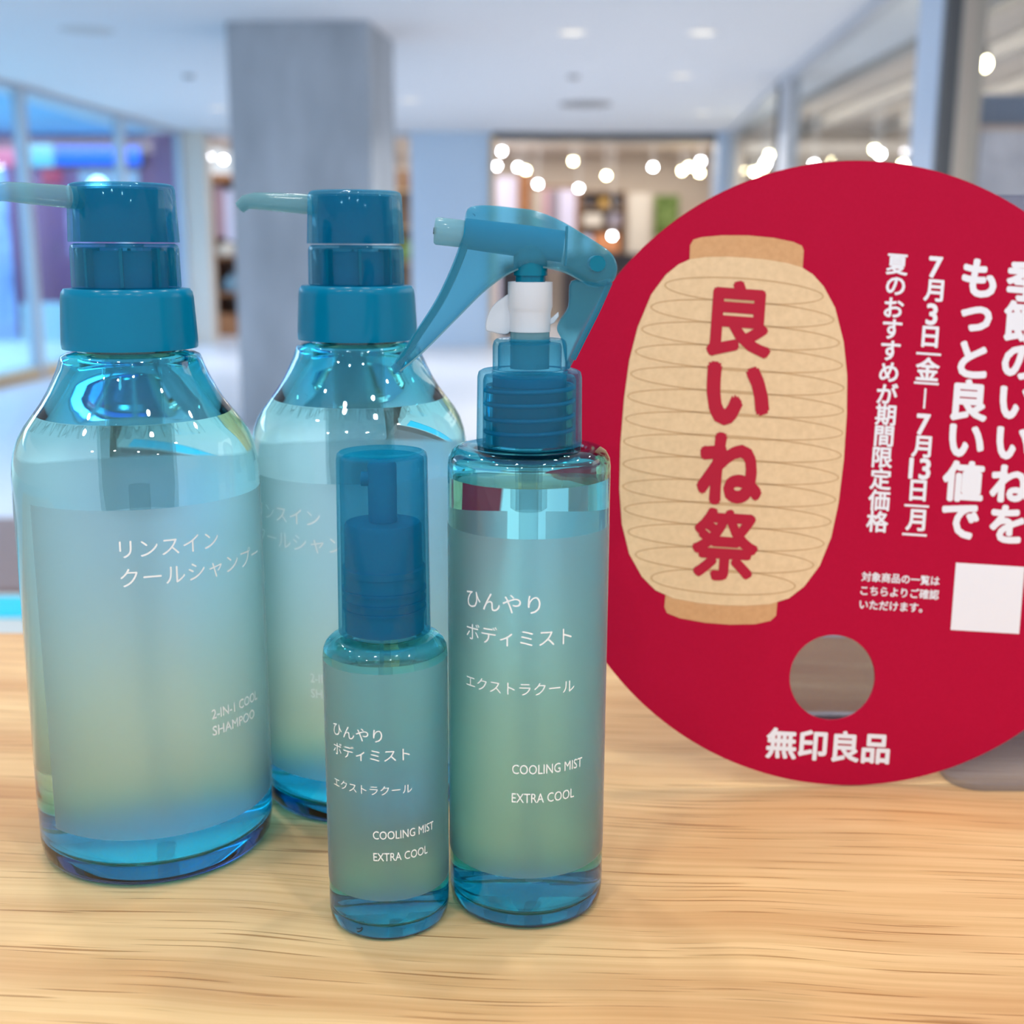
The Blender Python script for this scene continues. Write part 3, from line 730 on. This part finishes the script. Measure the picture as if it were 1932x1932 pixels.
lathe('screw_collar', CAP_G, [(14.2, 150.0), (15.9, 150.0), (16.1, 151), (15.8, 170.6), (15.4, 172), (14.4, 172.6), (11.4, 172.6), (11.4, 171.2), (13.6, 170.8), (14.1, 169.5)], t, 96)
bms = [tube_bm([ringpt(13.3 * MM, R(a), (z + a / 360 * 2.2) * MM) for a in range(-170, 171, 10)], 0.7 * MM, 8) for z in (154.5, 158.5, 163, 167)]
finish(merge(bms), 'screw_thread', CORE, t)
lathe('neck_sleeve', CORE, [(0, 150.2), (11.2, 150.2), (11.2, 171), (0, 171)], t, 64)
lathe('piston_housing', CAP_G, [(9.6, 172.7), (11.2, 172.7), (11.2, 179.8), (10.8, 181.2), (10.0, 181.8), (6.2, 181.9), (6.2, 180.8), (9.2, 180.5), (9.6, 179.5)], t, 80)
lathe('stem_base', TIPP, [(0, 173), (5.9, 173), (5.9, 187.9), (0, 187.9)], t, 48)
lathe('stem', STEM, [(0, 188), (4.4, 188), (4.4, 206.5), (3.9, 208.6), (2.6, 209.8), (0, 210.2)], t, 48)
def side(pts): return [(x * MM, z * MM) for x, z in pts]
def upright(bm, name, mat, parent, sharp=40):
    for v in bm.verts: v.co = Vector((v.co.x, -v.co.z, v.co.y))
    return finish(bm, name, mat, parent, sharp)
clip = lathe('safety_clip', MILK, [(4.6, 184.0), (6.1, 184.0), (6.2, 189.5), (6.4, 190.4), (6.7, 191.4), (6.7, 198.6), (6.0, 198.7), (4.6, 198.4)], t, 48)
bm = curve_mesh([side(spline([(-6.0, 183.9), (-11.8, 183.9), (-13.2, 184.8), (-12.9, 188), (-11.2, 191.4), (-8.4, 193.8), (-6.0, 194.2)], 6))], 0.7 * MM, 0.3 * MM)
upright(bm, 'clip_tab', MILK, clip)
bm = curve_mesh([side([(5.9, 187.6), (8.4, 189.8), (8.6, 188.6), (7.2, 186.6), (5.9, 186.0)])], 0.7 * MM, 0.2 * MM); upright(bm, 'clip_hook', MILK, clip)
# spray head: nozzle, inner body and the moulded cover that runs into the trigger blade
hb = tube_bm([Vector((x * MM, 0, z * MM)) for x, z in ((-19.6, 212.6), (-10, 211.4), (0, 210.2), (9.6, 208.9))], [4.4 * MM, 4.6 * MM, 4.7 * MM, 4.6 * MM], 32)
hb = finish(hb, 'spray_body', CORE, t, 50)
bm = tube_bm([Vector((x * MM, 0, z * MM)) for x, z in ((-28.3, 213.3), (-27.7, 213.25), (-22.5, 212.7), (-18.5, 212.3))], [3.6 * MM, 4.0 * MM, 4.0 * MM, 3.9 * MM], 32)
nz = finish(bm, 'spray_nozzle', TIPP, t, 50)
for xx in (-27.0, -26.0, -25.0):
    pass
bm = tube_bm([(-0.0287, 0, 0.21335), (-0.0279, 0, 0.21327)], 1.0 * MM, 12); finish(bm, 'nozzle_hole', INKD, nz, 50)
cover = [(-19.2, 217.5), (-18.2, 219.8), (-15.5, 220.5), (-11.2, 220.5), (-5, 219.9), (1.3, 219.1), (9.1, 216.1), (18.6, 210.6), (23.3, 207.4), (25.3, 204.3), (25.4, 201.2), (24.1, 198.7), (20.8, 197.4), (17.2, 197.9), (14.1, 199.7),
         (9.3, 202.0), (3.0, 203.2), (-2.5, 202.9), (-8.0, 200.4), (-14.3, 195.7), (-22.2, 187.9), (-31.9, 178.3), (-40.2, 171.4), (-41.0, 172.2), (-40.4, 175.0), (-34.5, 183.6), (-28.6, 192.5), (-24.6, 200.2), (-21.6, 207.4), (-19.9, 213.0)]
lp = side(spline(cover, 5))
bm = curve_mesh([lp], 3.0 * MM, 2.6 * MM)
for v in bm.verts:      # the blade is narrower than the hood
    x = v.co.x / MM
    k = 1.0 if x > -16 else max(0.55, 1.0 - (-16 - x) * 0.02)
    v.co.z *= k
upright(bm, 'trigger_cover', COVER, t, 60)
def ribbon(name, mat, edge, w, thick, parent):
    """solid moulded wall following an edge line in the side view, w wide across the sprayer"""
    bm = bmesh.new(); rows = []
    P = [Vector(p) for p in spline(edge, 5, False)]
    for i, p in enumerate(P):
        dd = (P[min(i + 1, len(P) - 1)] - P[max(i - 1, 0)]).normalized(); n = Vector((-dd.y, dd.x)) * thick
        q = p + n
        rows.append([bm.verts.new((a * MM, s * w * MM, b * MM)) for (a, b), s in (((p.x, p.y), -1), ((q.x, q.y), -1), ((q.x, q.y), 1), ((p.x, p.y), 1))])
    for a, b in zip(rows, rows[1:]):
        for i in range(4): bm.faces.new((a[i], b[i], b[(i + 1) % 4], a[(i + 1) % 4]))
    bm.faces.new(rows[0]); bm.faces.new(rows[-1][::-1])
    return finish(bm, name, mat, parent, 50)
ribbon('trigger_lever', STEM, [(-19.3, 213.0), (-21.2, 207.2), (-24.2, 200.0), (-28.2, 192.3), (-34.2, 183.4), (-40.2, 174.6)], 3.0, 2.0, t)
ribbon('cover_rim', TIPP, [(20.0, 197.6), (17.2, 198.1), (14.1, 199.9), (9.3, 202.1), (3.0, 203.3), (-2.5, 203.0), (-8.0, 200.5), (-14.3, 195.8), (-22.2, 188.0), (-31.9, 178.4), (-39.0, 172.4)], 3.4, 0.5, t)
ribbon('inner_wall', STEM, [(10.4, 214.8), (10.2, 208), (10.0, 203.4)], 3.6, 0.5, t)
lathe('stem_socket', STEM, [(0, 200.5), (5.0, 200.5), (5.0, 208), (4.4, 210.2), (2.8, 211.6), (0, 212)], t, 40)
bm = tube_bm([(0.0195, -0.0062, 0.2041), (0.0195, 0.0062, 0.2041)], 2.3 * MM, 24); finish(bm, 'pivot_pin', STEM, t, 50)
arm = [(12.2, 198.9), (19.0, 198.6), (24.2, 199.2), (20.5, 190.5), (16.4, 182.2), (13.6, 176.4), (11.4, 172.8), (10.6, 176), (9.6, 181.4), (8.2, 184.4), (8.8, 187), (11.4, 191.5)]
bm = curve_mesh([side(spline(arm, 4))], 2.6 * MM, 1.2 * MM); upright(bm, 'grip_arm', COVER, t, 60)
ribbon('grip_spine', STEM, [(23.0, 198.9), (19.4, 190.6), (15.4, 182.4), (12.4, 176.2)], 2.6, 1.4, t)
lathe('tube_holder', TUBE, [(3.0, 130), (4.2, 131), (4.2, 149), (3.0, 149)], t, 32)
finish(tube_bm([(0, 0, 0.146), (0, 0, 0.060), (0.002, -0.001, 0.0085)], 2.2 * MM, 16), 'dip_tube', TUBE, t)

# ------------------------------------------------------------------ small capped spray bottle
t = thing('mist_spray_bottle', 'small capped teal body mist bottle standing frontmost on the counter', 'bottle', (-0.03863, 0.35782, 0))
S_OUT = [(0, 2.4), (7, 2.0), (12, 0.9), (14.5, 0.1), (16, 0.0), (17.8, 0.7), (18.7, 2.2), (19.0, 4.6), (19.0, 40), (19.0, 87.6), (18.7, 89.6), (17.8, 91.4), (16.4, 92.6), (14.6, 93.2), (12.6, 93.4), (11.2, 93.6), (11.0, 94.4), (10.9, 110)]
S_IN = [(9.6, 110), (9.6, 93.4), (10.4, 91.8), (14, 91.2), (16, 90.4), (17.3, 88.8), (17.7, 86.6), (17.7, 40), (17.7, 13), (17.4, 8), (16.5, 5.2), (14.8, 4.0), (12.5, 4.2), (6, 5.8), (0, 6.2)]
_b, inn = bottle_shell('bottle_body', SHELL_T, S_OUT, S_IN, 88.4, t, 144, (14.2, 86.6, [(-172.5, 172.5)]))
bottle_liquid('body_mist', LIQ_T, inn, 88.4, t, 144)
lb = arc_shell('frosted_label', FROST, 19.03, 19.09, 14.2, 86.6, -172.5, 172.5, t, 138)
lettering_on(lb, 19.18, [('ひんやり', -49.7, 2.2, 67.7, None, -0.014), ('ボディミスト', -50.2, 26.7, 61.5, None, -0.014), ('エクストラクール', -51, 28.3, 50.4, None, -0.014),
                         ('COOLING MIST', -7.9, 51.6, 36.0, 2.7, 0.006), ('EXTRA COOL', -7.9, 43.9, 28.9, 2.7, 0.006)], INK)
d = text_fit('260403', -7.5, 5, 0, 2.8, 0.0)
for v in d.verts: v.co = Vector((v.co.x, -(0.0075 + v.co.y), 0.0014))
finish(d, 'date_stamp', INKD, t, recalc=False, smooth=False)
cap = lathe('overcap', CAP_G, [(12.9, 94.6), (13.95, 94.6), (14.0, 95.2), (13.5, 147.6), (13.2, 148.9), (12.5, 149.5), (11.6, 149.3), (8, 148.4), (0, 148.1), (0, 147.1), (8, 147.4), (11.4, 148.1), (12.3, 147.6), (12.5, 146.6)], t, 96)
lathe('pump_collar', CORE, [(0, 94.8), (12.0, 94.8), (12.1, 112.6), (12.6, 112.8), (12.6, 114.6), (11.7, 115), (11.6, 127.2), (11.0, 128.2), (0, 128.4)], t, 72)
bms = [lathe_bm([(12.0, z), (12.75, z), (12.75, z + 0.8), (12.0, z + 0.8)], 72) for z in (101.5, 104.2, 107.5)]
finish(merge(bms), 'collar_ring', COLLAR, t)
lathe('pump_stem', CORE, [(0, 128.4), (4.3, 128.4), (4.3, 145.6), (3.6, 146.6), (0, 146.8)], t, 40)
bm = tube_bm([(-0.0030, 0, 0.1412), (-0.0062, 0, 0.1412)], 2.2 * MM, 16); finish(bm, 'spray_nozzle', CORE, t, 50)
finish(tube_bm([(0, 0, 0.094), (0, 0, 0.050), (0.0015, -0.001, 0.0075)], 1.6 * MM, 14), 'dip_tube', TUBE, t)

# ------------------------------------------------------------------ round red fan sign, leaning back
FR = 0.1228
fan = thing('round_fan_sign', 'large round red fan shaped sign with a paper lantern print', 'sign', (0.13647, 0.45309, 0.0))
fan.rotation_euler = (0, 0, 0)
_yaw, _tilt, _psi = R(-2.883), R(9.613), R(-3.935)
u = Vector((math.cos(_yaw), -math.sin(_yaw), 0)); h = Vector((math.sin(_yaw), math.cos(_yaw), 0))
v = Vector((h.x * math.sin(_tilt), h.y * math.sin(_tilt), math.cos(_tilt)))
ur = u * math.cos(_psi) + v * math.sin(_psi); vr = -u * math.sin(_psi) + v * math.cos(_psi); n = ur.cross(vr)
FM = Matrix((ur, vr, n)).transposed().to_4x4(); FM.translation = v * (FR + 0.0004)
def on_fan(bm, name, mat, lift, parent=fan, **kw):
    bmesh.ops.translate(bm, verts=bm.verts, vec=(0, 0, lift)); bmesh.ops.transform(bm, verts=bm.verts, matrix=FM)
    return finish(bm, name, mat, parent, **kw)
def ell(cx, cy, a, b, k=96): return [((cx + a * math.cos(2 * math.pi * i / k)) * MM, (cy + b * math.sin(2 * math.pi * i / k)) * MM) for i in range(k)]
bm = curve_mesh([ell(0, 0, 122.7, 122.7, 220), ell(-3.5, -80, 17.2, 17.0, 72)], 0.6 * MM)
disc = on_fan(bm, 'fan_disc', RED, -0.0006)
lant = bpy.data.objects.new('lantern_print', None)
hw = [(81.6, 8), (80.9, 16), (79.6, 22), (77.2, 26.5), (73, 31), (65, 36.2), (52, 40.6), (39, 43), (24, 44), (6.5, 44.2), (-11, 43.4), (-24.6, 41.5), (-36, 37.8), (-44.6, 32.2), (-49.6, 26.5), (-52.4, 19), (-53.6, 9)]
LX = -49.9
body = [((LX + w) * MM, z * MM) for z, w in hw] + [(LX * MM, -53.9 * MM)] + [((LX - w) * MM, z * MM) for z, w in hw[::-1]] + [(LX * MM, 81.8 * MM)]
NF = dict(recalc=False, smooth=False)
capt = [(-72.1, 77), (-72.3, 85.0), (-71.2, 87.2), (-68, 88.4), (-60, 89.7), (-50, 90.4), (-40, 90.2), (-32, 89.2), (-28.6, 88), (-27.7, 86.2), (-27.6, 77)]
capb = [(-72.3, -50), (-72.4, -56), (-71.2, -58.3), (-66, -60), (-56, -61.2), (-46, -61.4), (-36, -60.6), (-30, -58.9), (-28, -56.8), (-27.8, -50)]
lprint = on_fan(curve_mesh([[(x * MM, z * MM) for x, z in capt]]), 'lantern_rim', KRAFTD, 0.00012, **NF)
on_fan(curve_mesh([[(x * MM, z * MM) for x, z in capb]]), 'lantern_rim', KRAFTD, 0.00012, **NF)
lbody = on_fan(curve_mesh([body]), 'lantern_body', KRAFT, 0.00022, **NF)
bpy.data.objects.remove(lant)
def wide(z):
    P = sorted(hw)
    for (z0, w0), (z1, w1) in zip(P, P[1:]):
        if z0 <= z <= z1: return w0 + (w1 - w0) * (z - z0) / (z1 - z0)
    return 8
rings = []
for kx in range(14):
    zc = 69 - kx * 8.75
    a = min(wide(zc + 2), wide(zc - 2)) - 0.9; b = 5.0
    rings.append(curve_mesh([ell(LX, zc, a, b, 80), ell(LX, zc, a - 0.6, b - 0.55, 80)]))
on_fan(merge(rings), 'lantern_ribs', RIB, 0.00030, lbody, **NF)
def fitbox(ch, x0, y0, x1, y1, off):
    bm = text_bm(ch, off); a, b, c, d2 = bounds(bm)
    for w in bm.verts:
        w.co.x = (x0 + (w.co.x - a) / (b - a) * (x1 - x0)) * MM; w.co.y = (y0 + (w.co.y - c) / (d2 - c) * (y1 - y0)) * MM
    return bm
on_fan(merge([fitbox('良', -63.4, 42.9, -37.7, 72.8, 0.040), fitbox('い', -62.3, 16.4, -36.7, 41.0, 0.056), fitbox('ね', -63.3, -14.6, -37.3, 13.7, 0.048), fitbox('祭', -63.4, -44.3, -37.0, -15.8, 0.036)]),
       'festival_lettering', REDINK, 0.00040, lbody, **NF)
def column(chars, x, y0, y1, em, off):
    m = len(chars); return [glyph(c, x, y0 + (y1 - y0) * i / (m - 1), em, off) for i, c in enumerate(chars)]
L1 = column('夏のおすすめが期間限定価格', 9.6, 83.5, -17.2, 8.8, 0.026)
on_fan(merge(L1), 'season_lettering', WINK, 0.00012, **NF)
def bar(x0, x1, y0, y1): return curve_mesh([[(x0 * MM, y0 * MM), (x1 * MM, y0 * MM), (x1 * MM, y1 * MM), (x0 * MM, y1 * MM)]])
D = [glyph(c, 24.9, z, e, 0.030) for c, z, e in (('7', 83.5, 11.3), ('月', 74.5, 9.3), ('3', 65.2, 11.3), ('日', 56.4, 9.3), ('金', 43.8, 9.6), ('7', 22.0, 11.3), ('月', 13.3, 9.3), ('13', 4.6, 11.3), ('日', -4.0, 9.3), ('月', -15.7, 9.3))]
D += [bar(19.9, 29.8, z - 0.45, z + 0.45) for z in (49.7, 38.2, -10.1, -21.5)] + [bar(24.3, 25.1, 28.3, 36.2)]
on_fan(merge(D), 'date_lettering', WINK, 0.00012, **NF)
on_fan(merge(column('もっと良い値で', 42.7, 80.6, -15.2, 16.4, 0.042)), 'slogan_lettering', WINK, 0.00012, **NF)
on_fan(merge(column('季節のいいねを', 61.8, 80.8, -15.0, 16.4, 0.042)), 'slogan_lettering', WINK, 0.00012, **NF)
on_fan(merge([text_fit('対象商品の一覧は', 5.0, 36.4, -39.2, None, 0.024), text_fit('こちらよりご確認', 5.0, 36.6, -44.7, None, 0.024), text_fit('いただけます。', 5.0, 30.4, -50.3, None, 0.024)]), 'note_lettering', WINK, 0.00012, **NF)
on_fan(bar(42.4, 70.3, -58.3, -31.5), 'white_label', WINK, 0.00012, **NF)
on_fan(merge([text_fit('無印良品', -28.2, 21.8, -107.2, 12.6, 0.032)]), 'shop_lettering', WINK, 0.00012, **NF)

# clear acrylic stand that the sign leans before
st = thing('acrylic_sign_stand', 'clear grey acrylic stand behind and beneath the red disc', 'stand', (0.205, 0.52, 0))
def rrect(x0, x1, y0, y1, r):
    out = []
    for cx, cy2, a0 in ((x1 - r, y1 - r, 0), (x0 + r, y1 - r, 90), (x0 + r, y0 + r, 180), (x1 - r, y0 + r, 270)):
        out += [(cx + r * math.cos(R(a0 + 10 * i)), cy2 + r * math.sin(R(a0 + 10 * i))) for i in range(10)]
    return out
bm = curve_mesh([rrect(-0.03, 0.13, -0.071, 0.0, 0.012)], 0.0010, 0.0004); bmesh.ops.translate(bm, verts=bm.verts, vec=(0, 0, 0.0014))
finish(bm, 'base_plate', ACRYL, st)
boxo('upright_panel', ACRYL, (-0.10, 0.13, 0.0, 0.003, 0.0, 0.231), st, 0.0006)
boxo('edge_glint_strip', pbr('painted_edge_glint', (232, 230, 224), 0.25), (-0.10, 0.02, 0.0035, 0.0085, 0.0, 0.0022), st, 0.0004)  # whitish strip added to paint the bright line along the panel's lower edge
